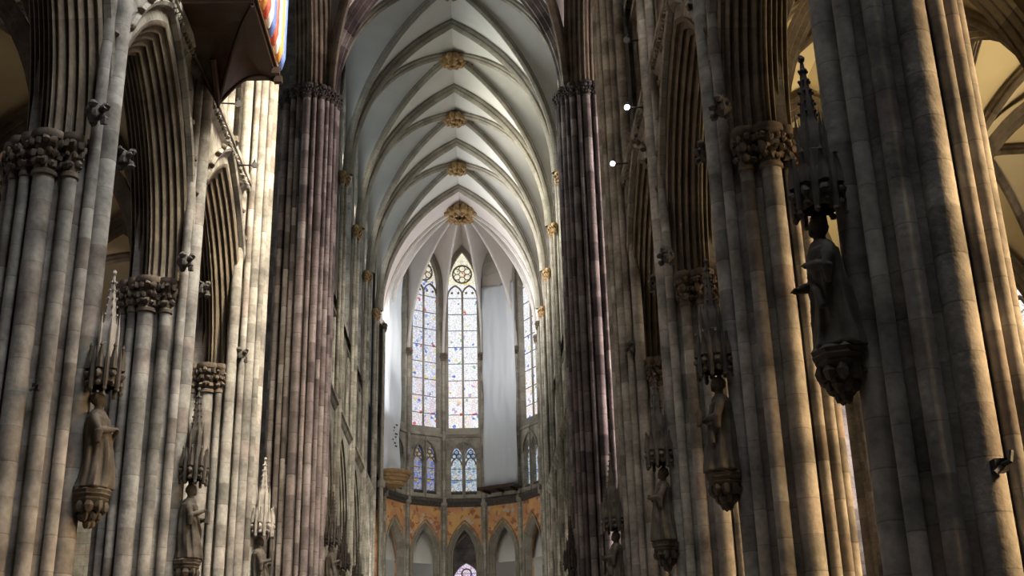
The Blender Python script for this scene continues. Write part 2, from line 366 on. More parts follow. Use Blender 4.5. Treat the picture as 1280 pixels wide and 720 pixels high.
# ------------------------------------------------------------------ the setting: floor and walls
mb = MB(); mb.grid([[(-24, -30, 0), (24, -30, 0)], [(-24, 125, 0), (24, 125, 0)]], [0, 48], [0, 155]); struct(mb.build('floor', MS['floor']))
PX = 6.95; Y0 = 14.2; B = 7.5; ZC = 12.25; ZS = 13.1
AP = dict(a=2.85, zs=ZS, h=4.7)
ARCHP = roll_profile(.72, .78, 5, .085, 6)
def arcade_bay(side, y0, y1, mat, name, label, group, glassm=None, up=33.2):
    yc = (y0+y1)/2; hl = (y1-y0)/2; a = hl-.9; h = 4.7 if a < 3 else 5.2
    fr = frame((side*PX, yc, 0), (0, 1, 0), (side, 0, 0))
    t = thing(name, label, 'arch', (side*PX, yc, 0), 0, group)
    loc = frame((0, 0, 0), (0, 1, 0), (side, 0, 0))
    mb = MB(); moulded(mb, loc, a, ZS, h, ARCHP); mb.build('arch_moulding', mat, t)
    if y0 > 50: return
    mb = MB(); moulded(mb, loc, a, ZS+.35, h, [(.80, -.70), (.84, -.84), (.93, -.88), (1.0, -.80), (.98, -.70)]); mb.build('hood_mould', MS['wall'], t)
    p = arch_pts(a, ZS+.35, h, 1.02, 16)
    mb = MB()
    for i in range(1, len(p)-1):
        if i % 2: mb.blob(loc(p[i][0], -.86, p[i][1]), .09, i, .6, 6, 4)
    mb.blob(loc(0, -.88, p[16][1]+.16), .17, 3, .5, 7, 5)
    mb.build('crocket', MS['cap'], t)['kind'] = 'stuff'
    for e in (-1, 1):
        mb = MB(); c = Vector(loc(e*(hl-.95), -.86, ZS+.42)); mb.blob(c, .17, 5+e, .5, 8, 6, (1, 1, 1.2))
        for q in range(9): a = q*2.4; mb.blob(c+Vector((.14*math.cos(a)-side*.05, .17*math.sin(a), -.2+.045*q)), .085, q+e, .5, 6, 4)
        mb.build('head_stop', MS['capd'], t)
    return fr, hl
def upper_wall(side, y0, y1, n, mat, glassm, trimname, wallname, winname, wtop=40, z1=33):
    yc = (y0+y1)/2; hl = (y1-y0)/2; a = hl-.9+.72; fr = frame((side*(PX-.68), yc, 0), (0, 1, 0), (side, 0, 0))
    mb = MB(); h = 4.7 if hl < 4 else 5.2
    R = (AP['a']**2+h**2)/(2*AP['a']); top = ZS+math.sqrt((R+.72)**2-(R-AP['a'])**2)-ZS
    wall_open(mb, fr, hl, ZS, 19.1, a, ZS, ZS, top, 1.3, 14)
    # triforium back wall
    mb.grid([[fr(-hl, .9, 19.1), fr(hl, .9, 19.1)], [fr(-hl, .9, 25.6), fr(hl, .9, 25.6)]], [0, 2*hl], [19, 25.6])
    mb.grid([[fr(-hl, .0, 19.1), fr(hl, .0, 19.1)], [fr(-hl, .9, 19.1), fr(hl, .9, 19.1)]])
    struct(mb.build(wallname, MS['wall']))
    mb = MB()
    prof = [(0, 18.95), (-.12, 19.05), (-.16, 19.2), (-.26, 19.25), (-.26, 19.42), (-.1, 19.5), (.1, 19.52)]
    mb.grid([[fr(e*(hl-.6), d, z) for d, z in prof] for e in (-1, 1)])
    for j in range(int((hl-.6)*2/.2) if y0 < 50 else 0):
        mb.blob(fr(-hl+.7+j*.2, -.17, 19.12), .08, j, .6, 6, 4)
    struct(mb.build(trimname, mat))
    # triforium and clerestory mullions in one thing
    t = thing('triforium_screen', TRI_LABEL(side, y0), 'stone screen', tuple(fr(0, .62, 19.5)), 0, 'triforium screens')
    loc = frame((0, 0, 0), (0, 1, 0), (side, 0, 0))
    for i in range(7):
        s = -hl+1.0+(2*hl-2.0)*i/6; r = .11 if i % 2 else .15
        mb = MB(); mb.cyl(*loc(s, 0, 0)[:2], 0, 5.9, r, 10); mb.build('mullion', mat, t)
    mb = MB()
    for i in range(3):
        c = -hl+1.0+(2*hl-2.0)*(i+.5)/3
        moulded(mb, lambda a_, b_, z_, c=c: loc(a_+c, b_, z_), (hl-1.0)/3-.1, 4.2, .95, [(0, -.08), (.1, -.1), (.12, .1), (0, .08)], n=6)
    mb.build('screen_arch', mat, t)
    mb = MB(); mb.box(-.2, .25, -hl+.7, hl-.7, 5.9, 6.15, lambda x, y, z: loc(y, x, z)); mb.build('screen_sill', mat, t)
    # clerestory window
    mb = MB(); glass_panel(mb, fr, hl-.95, 26, 36.5, 4.6, .75); w = struct(mb.build(winname, glassm)); w.parent = None
    m2 = MB(); wall_open(m2, lambda a_, b_, z_: fr(a_, b_+.2, z_), hl, 25.6, 43, hl-.95, 26, 36.5, 4.6, .8); struct(m2.build('wall_clerestory', MS['wall']))
    for i in (1, 2, 3):
        s = -hl+.95+(2*hl-1.9)*i/4
        m2 = MB(); m2.cyl(*fr(s, .6, 0)[:2], 26, 39.2, .11, 8); m2.build('window_mullion', mat, w)
def TRI_LABEL(side, y):
    i = int(round((y-Y0)/B)); w = 'left' if side < 0 else 'right'
    if y > 50: return 'row of slim stone mullions over the %s choir arcade, bay %s from the crossing' % (w, ('one', 'two', 'three', 'four')[int(round((y-54.8)/B))])
    return 'row of slim stone mullions above the %s nave arcade, %s arch from the camera' % (w, ('first', 'second', 'third', 'fourth')[i] if i < 4 else 'last')
# ------------------------------------------------------------------ clustered piers
SH = [(0, .185, .86), (32, .115, .91), (59, .14, .88), (90, .20, .84), (112, .10, .92), (130, .10, .93), (152, .12, .90), (180, .2, .84)]
SHX = [(0, .155, .89), (16, .075, .95), (31, .11, .92), (45, .075, .95), (59, .12, .91), (74, .075, .95), (90, .16, .88), (108, .075, .95), (122, .10, .93), (150, .12, .91), (180, .17, .88)]
def make_pier(mat, top_nave=33.0, sc=1.0, high_all=False, ztop=None, capmat=None, gold=False):
    t = thing('clustered_pier', '', 'pier')
    cap2 = capmat or MS['cap']
    mb = MB(); mb.cyl(0, 0, 0, 13.2 if not high_all else top_nave+.4, .80*sc, 24); 
    if not high_all: mb.box(-.5*sc, .3, -.62, .62, 13.2, 33)
    mb.build('core', mat, t)
    cm = []
    for ang, r, d in (SHX if sc > 1.3 else SH):
        for sg in ((1,) if ang in (0, 180) else (1, -1)):
            a = math.radians(ang)*sg; x, y = d*sc*math.cos(a), d*sc*math.sin(a); r_ = r*(1+.9*(sc-1))
            nave = ang < (65 if sc > 1.3 else 40)
            zt = top_nave if (nave or high_all) else ZC
            mb = MB(); mb.lathe(x, y, [(r_*1.5, 0), (r_*1.5, .5), (r_*1.25, .62), (r_*1.3, .8), (r_, .95), (r_, zt)], 18 if r > .18 else 12)
            mb.build('vault_shaft' if nave else 'shaft', mat, t)
            mb = MB()
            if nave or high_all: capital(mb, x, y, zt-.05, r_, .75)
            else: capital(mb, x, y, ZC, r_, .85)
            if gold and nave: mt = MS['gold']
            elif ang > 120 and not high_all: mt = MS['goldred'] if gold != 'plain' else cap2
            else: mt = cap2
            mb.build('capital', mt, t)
    return t
ORD = ['nearest', 'first', 'second', 'third']
proto = make_pier(MS['pier'], gold='plain')
protor = make_pier(MS['pier'])
def place(pr, first, x, y, rz, label, group):
    o = pr if first else copy_tree(pr)
    o.location = (x, y, 0); o.rotation_euler = (0, 0, rz); tag(o, label, 'pier', group); return o
place(proto, True, -PX, Y0+B, 0, 'clustered grey pier at the left edge of the view, statue high on its nave side', 'nave piers')
place(proto, False, -PX, Y0+2*B, 0, 'pale clustered nave pier on the left, between the left edge pier and the crossing', 'nave piers')
place(protor, True, PX, Y0, PI, 'huge clustered pier at the right edge, nearest the camera, its right flank warmly lit', 'nave piers')
place(protor, False, PX, Y0+B, PI, 'second clustered pier on the right, gilded capital on its aisle side', 'nave piers')
place(protor, False, PX, Y0+2*B, PI, 'dim clustered pier third from the camera on the right', 'nave piers')
crossw = make_pier(MS['pier'], 33.3, 1.4)
place(crossw, True, -PX, Y0+3*B, 0, 'cream sunlit crossing pier on the left, beyond the hanging organ', 'crossing piers')
place(crossw, False, PX, Y0+3*B, PI, 'dark crossing pier on the right in front of the choir entrance', 'crossing piers')
crosse = make_pier(MS['pink'], 33.0, 1.42, True, capmat=MS['capd'])
place(crosse, True, -7.1, 54.8, 0, 'tall mottled purple grey pier left of the choir entrance', 'choir entrance piers')
place(crosse, False, 6.95, 54.8, PI, 'tall dark pier right of the choir entrance with one bright edge shaft', 'choir entrance piers')
pch = make_pier(MS['choir'], 32.3, .95, gold=True)
for k in range(4):
    for sg in (-1, 1):
        place(pch, k == 0 and sg == -1, sg*PX, 62.3+B*k, 0 if sg < 0 else PI, 'tan choir pier with gilded capital, %s past the entrance on the %s' % (('first', 'second', 'third', 'fourth')[k], 'left' if sg < 0 else 'right'), 'choir piers')
# ------------------------------------------------------------------ arcades and upper walls
wn = 0
for side in (-1, 1):
    w = 'left' if side < 0 else 'right'
    for k in range(-1, 3):
        if k == -1 : continue
        y0 = Y0+k*B
        arcade_bay(side, y0, y0+B, MS['arch'], 'arcade_arch', 'moulded pointed %s nave arch, %s from the camera' % (w, ('first', 'second', 'third')[k]), 'nave arcade arches')
        wn += 1
        upper_wall(side, y0, y0+B, 7, MS['pier'], MS['glass_dim' if side < 0 else 'glass_mid'], 'trim_%d' % wn, 'wall_%s' % w, 'window_%d' % (20+wn))
    for k in range(4):
        y0 = 54.8+k*B
        arcade_bay(side, y0, y0+B, MS['choir'], 'arcade_arch', 'moulded pointed %s choir arch, %s past the entrance' % (w, ('first', 'second', 'third', 'fourth')[k]), 'choir arcade arches')
        wn += 1
        upper_wall(side, y0, y0+B, 7, MS['choir'], MS['glass_cool' if side < 0 else 'glass_dim'], 'trim_%d' % wn, 'wall_choir_%s' % w, 'window_%d' % (20+wn))
# ------------------------------------------------------------------ high vaults
def vault(y0, y1, hx, zs, za, mat, ribs=None, stilt=3.0, n=24, wall_za=None, cname='ceiling'):
    """four-part vault over a bay"""
    yc = (y0+y1)/2; wz = wall_za or za-.6
    mb = MB()
    for sx in (-1, 1):
        for sy, yy in ((-1, y0), (1, y1)):
            c = (sx*hx, yy, zs)
            D = half_arc(c, (0, yc, za+.1), n); T = half_arc(c, (0, yy, za), n); Wl = half_arc(c, (sx*hx, yc, wz), n, stilt)
            ruled(mb, D, T); ruled(mb, D, Wl)
    struct(mb.build(cname, mat, ang=60))
    return yc
def rib(name, pts, label, cat, group, mat, sc=1.0, prof=RIBP):
    o = MB(); rib_sweep(o, pts, prof, sc); ob = o.build(name, mat); tag(ob, label, cat, group); return ob
def full(a, b): return a+b[::-1][1:]
HX = 6.2; ZV = 33.0; ZA = 43.3
NTH = ('first', 'second', 'third', 'fourth', 'fifth')
for k in range(4):
    y0 = 54.8+k*B; y1 = y0+B; yc = vault(y0, y1, HX, ZV, ZA, MS['web'])
    T = full(half_arc((-HX, y1, ZV), (0, y1, ZA), 16), half_arc((HX, y1, ZV), (0, y1, ZA), 16))
    rib('transverse_rib', T, 'grey pointed rib spanning the choir vault, %s behind the crossing arch' % NTH[k], 'vault rib', 'transverse ribs of the choir', MS['rib'], 1.35)
    for s in (-1, 1):
        D = full(half_arc((-HX, y0 if s > 0 else y1, ZV), (0, yc, ZA+.1), 16), half_arc((HX, y1 if s > 0 else y0, ZV), (0, yc, ZA+.1), 16))
        rib('diagonal_rib', D, 'diagonal rib of the %s choir vault bay, rising from the %s near side' % (NTH[k], 'left' if s > 0 else 'right'), 'vault rib', 'diagonal ribs of the choir', MS['rib'], 1.0)
    mb = MB(); mb.lathe(0, yc, [(.001, ZA-.75), (.35, ZA-.72), (.55, ZA-.55), (.6, ZA-.3), (.45, ZA-.1)], 14)
    leaves(mb, 0, yc, ZA-.5, .62, 10, .24, k*3); leaves(mb, 0, yc, ZA-.7, .32, 6, .2, k*5)
    for q in range(4):
        a = math.atan2(B/2, HX)*(1 if q % 2 else -1)+(PI if q > 1 else 0)
        for d in (.95, 1.35): mb.blob((d*math.cos(a), yc+d*math.sin(a), ZA-.33-.06*d), .2, q, .4, 6, 4)
    tag(mb.build('vault_boss', MS['gold']), 'gilded foliage boss at the top of the %s choir vault bay' % NTH[k], 'boss', 'choir vault bosses')
# crossing vault and the heavy arch into the choir
vault(Y0+3*B, 54.8, 6.3, 33.4, 43.6, MS['webp'], stilt=2)
for s in (-1, 1):
    D = half_arc((s*6.2, 54.4, 33.4), (0, 45.75, 43.6), 20)
    rib('crossing_rib', D, 'dark diagonal rib springing towards the viewer above the %s choir entrance pier' % ('left' if s < 0 else 'right'), 'vault rib', None, MS['arch'], 1.4)
    t = thing('transept_arch', 'heavy moulded arch rising from the %s choir entrance pier across the transept opening' % ('left' if s < 0 else 'right'), 'arch', (s*PX, 45.75, 0))
    mb = MB(); moulded(mb, frame((0, 0, 0), (0, 1, 0), (s, 0, 0)), 7.8, 33.6, 9.0, roll_profile(.95, .75, 4, .08), n=20); mb.build('arch_moulding', MS['arch'], t)
t = thing('crossing_arch', 'massive moulded pinkish brown arch framing the entrance to the choir vault', 'arch', (0, 54.8, 0))
mb = MB(); moulded(mb, frame((0, 0, 0), (1, 0, 0), (0, 1, 0)), 5.75, 33.6, 9.2, roll_profile(.85, .9, 4, .09), n=24); mb.build('arch_moulding', MS['pink'], t)
mb = MB(); wall_open(mb, frame((0, 54.4, 0), (1, 0, 0), (0, 1, 0)), 8.2, 33.3, 46, 6.5, 33.3, 33.6, 9.9, .7); struct(mb.build('wall_crossing', MS['wall']))
# nave vault, over the camera
for k in range(-3, 3): vault(Y0+k*B, Y0+(k+1)*B, HX, ZV, ZA, MS['web'], n=12)
# ------------------------------------------------------------------ aisles
AX = 13.6; OX = 20.2; ZAA = 18.9
def make_aisle_pier():
    t = thing('aisle_pier', '', 'pier')
    mb = MB(); mb.cyl(0, 0, 0, 13.2, .62, 20); mb.build('core', MS['pier'], t)
    for k in range(8):
        a = k*PI/4; r = .2 if k % 2 == 0 else .12; d = .58
        mb = MB(); mb.cyl(d*math.cos(a), d*math.sin(a), 0, ZC, r, 12); mb.build('shaft', MS['pier'], t)
        mb = MB(); capital(mb, d*math.cos(a), d*math.sin(a), ZC, r, .8); mb.build('capital', MS['goldred'], t)
    return t
pa = make_aisle_pier(); first = True
for side in (-1, 1):
    for k in range(1, 4):
        o = pa if first else copy_tree(pa); first = False
        o.location = (side*AX, Y0+k*B, 0); tag(o, 'slim clustered pier between the two %s aisles, seen %s' % ('left' if side < 0 else 'right', ('beside the first arch', 'beyond the first arch', 'beyond the second arch')[k-1]), 'pier', 'aisle piers')
ARIB = [(0, .2), (-.12, .24), (-.22, .16), (-.32, .18), (-.42, .12), (-.5, 0), (-.42, -.12), (-.32, -.18), (-.22, -.16), (-.12, -.24), (0, -.2)]
for side in (-1, 1):
    w = 'left' if side < 0 else 'right'
    for ai, (xa, xb) in enumerate(((PX+.1, AX), (AX, OX))):
        for k in range(0, 4):
            y0 = Y0+k*B; y1 = y0+B
            if k == 3 and ai == 0: pass
            xm = side*(xa+xb)/2; yc = (y0+y1)/2; mb = MB()
            for xx in (side*xa, side*xb):
                for yy in (y0, y1):
                    c = (xx, yy, ZS); D = half_arc(c, (xm, yc, ZAA), 12); T = half_arc(c, (xm, yy, ZAA-.1), 12); L = half_arc(c, (xx, yc, ZAA-.1), 12)
                    ruled(mb, D, T); ruled(mb, D, L)
            struct(mb.build('ceiling_aisle_%s' % w, MS['weba'], ang=60))
            an = 'inner' if ai == 0 else 'outer'; nb = ('first', 'second', 'third', 'fourth')[k]
            t = thing('aisle_arch', 'moulded arch crossing the %s %s aisle at the %s pier' % (an, w, nb), 'arch', (xm, y0, 0), 0, 'aisle cross arches')
            mb = MB(); moulded(mb, frame((0, 0, 0), (1, 0, 0), (0, 1, 0)), (xb-xa)/2-.55, ZS, 5.0, roll_profile(.42, .4, 3, .06), n=12); mb.build('arch_moulding', MS['arch'], t)
            if ai == 0:
                t = thing('aisle_arch', 'moulded arch between the two %s aisles, %s bay from the camera' % (w, nb), 'arch', (side*AX, yc, 0), 0, 'arches between the aisles')
                mb = MB(); moulded(mb, frame((0, 0, 0), (0, 1, 0), (side, 0, 0)), B/2-.6, ZS, 4.9, roll_profile(.42, .4, 3, .06), n=12); mb.build('arch_moulding', MS['arch'], t)
            for s in (-1, 1):
                D = full(half_arc((side*xa, y0 if s > 0 else y1, ZS), (xm, yc, ZAA), 12), half_arc((side*xb, y1 if s > 0 else y0, ZS), (xm, yc, ZAA), 12))
                rib('diagonal_rib', D, 'brown diagonal rib of the %s %s aisle vault in its %s bay, sloping %s' % (an, w, nb, 'away outward' if s > 0 else 'away inward'), 'vault rib', 'aisle diagonal ribs', MS['arch'], .75)
    # outer wall with a tall window in each bay
    for k in range(0, 4):
        yc = Y0+(k+.5)*B; fr = frame((side*OX, yc, 0), (0, 1, 0), (side, 0, 0))
        mb = MB(); wall_open(mb, fr, B/2, 0, 20, 2.5, 4.5, 14.0, 3.8, .8); struct(mb.build('wall_aisle_%s' % w, MS['wall']))
        mb = MB(); glass_panel(mb, fr, 2.5, 4.5, 14.0, 3.8, .6); wo = struct(mb.build('window_%d' % (50+k+(0 if side < 0 else 10)), MS['glass_rose'] if side > 0 else MS['glass_blue']))
        for s in (-1.25, 0, 1.25):
            m2 = MB(); m2.cyl(*fr(s, .5, 0)[:2], 4.5, 14.5, .09, 8); m2.build('mullion', MS['rib'], wo)
        m2 = MB()
        for s in (-1.25, 1.25): moulded(m2, (lambda a_, b_, z_, s=s, fr=fr: fr(a_+s, b_, z_)), 1.1, 13.6, 1.6, [(0, .42), (.12, .42), (.12, .56), (0, .56)], n=6)
        c = [fr(.85*math.cos(2*PI*i/16), .5, 15.9+.85*math.sin(2*PI*i/16)) for i in range(16)]; m2.tube(c, .09, 6, True)
        m2.build('tracery', MS['rib'], wo)
    # transept end wall
    mb = MB(); wall_open(mb, frame((side*23.5, 45.75, 0), (0, 1, 0), (side, 0, 0)), 9.5, 0, 44, 5, 14, 34, 7, .8); struct(mb.build('wall_transept_%s' % w, MS['wall']))
    mb = MB(); glass_panel(mb, frame((side*23.5, 45.75, 0), (0, 1, 0), (side, 0, 0)), 5, 14, 34, 7, .6); wo = struct(mb.build('window_%d' % (70+side), MS['glass_cool']))
    for s in (-2.5, 0, 2.5):
        m2 = MB(); m2.cyl(side*24, 45.75+s, 14, 40, .15, 8); m2.build('mullion', MS['rib'], wo)
    mb = MB()
    mb.grid([[(side*7, 55.6, 0), (side*23.5, 55.6, 0)], [(side*7, 55.6, 44), (side*23.5, 55.6, 44)]], [0, 16.5], [0, 44])
    struct(mb.build('wall_transept_east_%s' % w, MS['wall']))
# ------------------------------------------------------------------ apse
AC = Vector((.1, 89.3, 0)); AR = 6.25; HW = AR*math.sin(math.radians(15)); APO = AR*math.cos(math.radians(15))
def corner(k, r=AR): a = math.radians(30*k+15); return Vector((AC.x+r*math.sin(a), AC.y+r*math.cos(a), 0))
FN = {-3: 'far left', -2: 'second left', -1: 'left of centre', 0: 'central', 1: 'right of centre', 2: 'second right', 3: 'far right'}
GL = {-3: 'glass_side', -2: 'glass_cool', -1: 'glass_blue', 0: 'glass_white', 1: 'glass_cool', 2: 'glass_white', 3: 'glass_side'}
for k in range(-3, 4):
    th = math.radians(30*k); dr = (math.sin(th), math.cos(th), 0); sd = (math.cos(th), -math.sin(th), 0)
    o = AC+Vector(dr)*APO; fr = frame(o, sd, dr)
    # lower arcade
    mb = MB(); wall_open(mb, fr, HW, 0, 20.35, 1.36, 0, 16.3, 2.75, .9); struct(mb.build('wall_apse_%d' % (k+4), MS['paint']))
    t = thing('apse_arch', '%s of the small pointed arches round the foot of the apse' % FN[k], 'arch', tuple(o), 0, 'apse arcade arches')
    loc = frame((0, 0, 0), sd, dr)
    mb = MB(); moulded(mb, loc, .92, 16.3, 2.3, [(.5, -.12), (.44, -.06), (.40, .08), (.30, .02), (.24, .12), (.16, .06), (.08, .2), (0, .16), (-.03, .3), (.0, .45), (.08, .42), (.2, .6), (.4, .7)], legs=0, n=12); mb.build('arch_moulding', MS['rib'], t)
    # cornice
    mb = MB(); pr = [(0, 20.3), (-.15, 20.4), (-.15, 20.55), (-.32, 20.65), (-.32, 20.85), (-.1, 20.95), (.6, 20.97)]
    mb.grid([[fr(e*(HW+.08), d, z) for d, z in pr] for e in (-1, 1)]); struct(mb.build('trim_%d' % (30+k), MS['capd']))
    # triforium
    mb = MB()
    for e in (-1, 1):
        f2 = (lambda a_, b_, z_, e=e, fr=fr: fr(a_+e*.57, b_, z_))
        wall_open(mb, f2, .57, 20.95, 25.9, .44, 21.3, 24.35, .85, .55, 8)
        mb.grid([[fr(e*1.14, 0, 20.95), fr(e*HW, 0, 20.95)], [fr(e*1.14, 0, 25.9), fr(e*HW, 0, 25.9)]], [0, .5], [21, 25.9])
    mb.grid([[fr(-HW, d, z), fr(HW, d, z)] for d, z in ((0, 25.9), (-.12, 25.95), (-.12, 26.1), (.55, 26.6))], [0, 2*HW], [0, .1, .3, 1])
    struct(mb.build('wall_triforium_%d' % (k+4), MS['choir']))
    gm = 'glass_amber' if k == -1 else 'glass_low'
    for e, wn_ in ((-1, k+4), (1, k+84)):
        f2 = (lambda a_, b_, z_, e=e, fr=fr: fr(a_+e*.57, b_, z_))
        mb = MB(); glass_panel(mb, f2, .44, 21.3, 24.35, .85, .42); w = struct(mb.build('window_%d' % wn_, MS[gm]))
        m2 = MB()
        for q in (PI/2, PI*7/6, PI*11/6): m2.tube([f2(.2*math.cos(q)+.19*math.cos(2*PI*i/12), .34, 24.55+.2*math.sin(q)+.19*math.sin(2*PI*i/12)) for i in range(12)], .05, 5, True)
        moulded(m2, f2, .34, 23.75, .5, [(0, .28), (.12, .28), (.12, .42), (0, .42)], n=6)
        m2.build('tracery', MS['rib'], w)
        m2 = MB(); m2.box(-.44, .44, .2, .4, 21.3, 21.55, lambda x, y, z: f2(x, y, z)); m2.build('sill', MS['capd'], w)
    mb = MB(); mb.cyl(*fr(0, -.05, 0)[:2], 20.95, 26.0, .06, 8); moulded(mb, fr, .95, 24.2, 1.35, [(0, -.1), (.1, -.12), (.14, 0), (0, 0)], n=8)
    tag(mb.build('blind_arch', MS['rib']), 'thin arched tracery frame on the small twin lights, %s side of the apse' % FN[k], 'tracery', 'apse triforium tracery')
    def lights(w, aa, sill, zs, rad, czs, dd, r, nm='tracery'):
        m2 = MB(); m2.cyl(*fr(0, dd, 0)[:2], sill, zs+.1, r*1.15, 8); m2.build('mullion', MS['rib'], w)
        m2 = MB(); q = aa/2
        for s in (-q, q):
            fs = (lambda a_, b_, z_, s=s: fr(a_+s, b_, z_))
            moulded(m2, fs, q-.5*r, zs-.55*q, 1.45*q, [(0, dd-r), (r*1.5, dd-r), (r*1.5, dd+r), (0, dd+r)], n=8)
            for i in range(2): m2.blob(fs((i-.5)*q*.9, dd, zs-.1*q), r*1.5, i, .1, 6, 4)
        m2.tube([fr(rad*math.cos(2*PI*i/20), dd, czs+rad*math.sin(2*PI*i/20)) for i in range(20)], r, 6, True)
        for j in range(6):
            a = PI/6+j*PI/3; rr = rad*.33
            m2.tube([fr(rad*.62*math.cos(a)+rr*math.cos(2*PI*i/10), dd, czs+rad*.62*math.sin(a)+rr*math.sin(2*PI*i/10)) for i in range(10)], r*.55, 5, True)
        m2.build(nm, MS['rib'], w)
    # tall window
    mb = MB(); wall_open(mb, fr, HW, 26.1, 42.9, 1.2, 26.7, 38.9, 3.35, .6); struct(mb.build('wall_clerestory_%d' % (k+4), MS['rib']))
    mb = MB(); glass_panel(mb, fr, 1.2, 26.7, 38.9, 3.35, .5); w = struct(mb.build('window_%d' % (k+12), MS[GL[k]]))
    lights(w, 1.2, 26.7, 38.6, .80, 40.25, .42, .075)
    m2 = MB()
    for i in range(8): m2.box(-1.2, 1.2, .46, .5, 27.9+i*1.45, 27.95+i*1.45, lambda x, y, z: fr(x, y, z))
    m2.build('saddle_bar', MS['lead'], w)
mb = MB()
apex = Vector((AC.x, AC.y-.5, ZA))
for k in range(-3, 4):
    th = math.radians(30*k); mid = AC+Vector((math.sin(th), math.cos(th), 0))*(APO-.0)
    for e in (-1, 0):
        c = corner(k+e); c.z = 32.8; D = half_arc(c, apex, 18); Wl = half_arc(c, (mid.x, mid.y, 42.75), 18, 6.2); ruled(mb, D, Wl, 5)
for s, k in ((-1, -4), (1, 3)):
    c = corner(k); c.z = 32.8; D = half_arc(c, apex, 18); T = half_arc((s*HX, 84.8, ZV), (0, 84.8, ZA), 18); ruled(mb, D, T)
struct(mb.build('ceiling_apse', MS['webp'], ang=60))
t_lbl = {-4: 'far left', -3: 'left side', -2: 'second left', -1: 'inner left', 0: 'inner right', 1: 'second right', 2: 'right side', 3: 'far right'}
for k in range(-4, 4):
    c = corner(k); c.z = 32.8
    rib('apse_rib', half_arc(c, apex, 18), 'slender pale rib fanning from the apse boss to the %s corner' % t_lbl[k], 'vault rib', 'apse ribs', MS['ribp'], .62)
    p = corner(k, AR-.1); t = thing('apse_shaft', 'slender shaft cluster at the %s corner of the apse' % t_lbl[k], 'shaft', (p.x, p.y, 0), -math.radians(30*k+15), 'apse shafts')
    for dx, r in ((0, .15), (-.22, .09), (.22, .09)):
        mb = MB(); mb.cyl(dx, 0 if dx == 0 else .08, 0, 32.5, r, 10); mb.build('shaft', MS['choir'] if dx == 0 else MS['rib'], t)
    mb = MB(); capital(mb, 0, 0, 32.4, .17, .6); mb.build('capital', MS['cap'], t)
    mb = MB(); mb.lathe(0, 0, [(.15, 20.3), (.3, 20.4), (.32, 20.8), (.2, 20.95), (.15, 21)], 10); mb.build('shaft_ring', MS['rib'], t)
mb = MB(); mb.lathe(apex.x, apex.y, [(.5, ZA-.9), (.75, ZA-.95), (1.1, ZA-.8), (1.2, ZA-.5), (1.0, ZA-.2)], 18); leaves(mb, apex.x, apex.y, ZA-.62, 1.25, 14, .34, 4); leaves(mb, apex.x, apex.y, ZA-.9, .72, 9, .22, 6)
tag(mb.build('apse_boss', MS['gold']), 'broad gilded ring boss where the apse ribs meet', 'boss')
# ambulatory behind the apse arcade
mb = MB()
def ring(r, z, a0, a1, N=14): return [(AC.x+r*math.sin(math.radians(a0+(a1-a0)*i/N)), AC.y+r*math.cos(math.radians(a0+(a1-a0)*i/N)), z) for i in range(N+1)]
for a0, a1 in ((-110, -11), (11, 110)): mb.grid([ring(r, z, a0, a1) for r, z in ((APO+.9, 16), (APO+1.4, 18.3), (APO+3.2, 19.8), (APO+5, 17.8), (APO+5.6, 14.4))])
struct(mb.build('ceiling_ambulatory', MS['web']))
for k in range(-4, 4):
    if k in (-1, 0): continue
    p0, p1, p2 = corner(k, AR+.8), corner(k, AR+3.3), corner(k, AR+5.7); p0.z = p2.z = 15.8; p1.z = 19.6
    rib('ambulatory_rib', full(half_arc(p0, p1, 10), half_arc(p2, p1, 10)), 'dim rib of the passage vault behind the apse arches, %s' % t_lbl[k], 'vault rib', 'ambulatory ribs', MS['arch'], .9)
mb = MB()
for a0, a1 in ((-110, -10), (10, 110)): mb.grid([ring(APO+5.6, 0, a0, a1, 10), ring(APO+5.6, 14.5, a0, a1, 10)])
for s_ in (-1, 1): mb.grid([[(AC.x+s_*2.4, 97.5, 0), (AC.x+s_*2.0, 109, 0)], [(AC.x+s_*2.4, 97.5, 17), (AC.x+s_*2.0, 109, 17)]])
struct(mb.build('wall_ambulatory', MS['wall']))
mb = MB(); frc = frame((AC.x, 109, 0), (1, 0, 0), (0, 1, 0)); wall_open(mb, frc, 2.2, 0, 22, 1.25, 9, 16.1, 1.9, .6); struct(mb.build('wall_chapel', MS['wall']))
mb = MB(); glass_panel(mb, frc, 1.25, 9, 16.1, 1.9, .5); w = struct(mb.build('window_19', MS['glass_violet']))
m2 = MB(); m2.cyl(AC.x, 109.4, 9, 16.0, .08, 8); m2.build('mullion', MS['rib'], w)
m2 = MB()
for cx, cz in ((0, 17.1), (-.5, 16.25), (.5, 16.25)): m2.tube([frc(cx+.42*math.cos(2*PI*i/16), .4, cz+.42*math.sin(2*PI*i/16)) for i in range(16)], .07, 6, True)
m2.build('tracery', MS['rib'], w)
P = [[Vector((AC.x+w_*t_, y, z)) for t_, z in [(-1, 16.8)]+[(q/2.2, z) for q, z in arch_pts(2.2, 16.9, 3.5, 0, 8)]+[(1, 16.8)]] for y, w_ in ((96.9, 2.4), (109, 2.0))]
mb = MB(); mb.grid(P); struct(mb.build('ceiling_chapel', MS['wall']))
for i, y in enumerate((99.2, 102.6, 106.0)):
    w_ = 2.35-.03*(y-97)
    T = full(half_arc((AC.x-w_, y, 16.7), (AC.x, y, 20.35), 12), half_arc((AC.x+w_, y, 16.7), (AC.x, y, 20.35), 12))
    rib('chapel_rib', T, 'dark pointed rib of the small chapel behind the central arch, %s' % ('front', 'middle', 'rear')[i], 'vault rib', None, MS['arch'], 1.1)
area('chapel_daylight', (AC.x, 108.3, 12), (AC.x, 100, 17), 2, 4, 330, (.9, .88, 1))
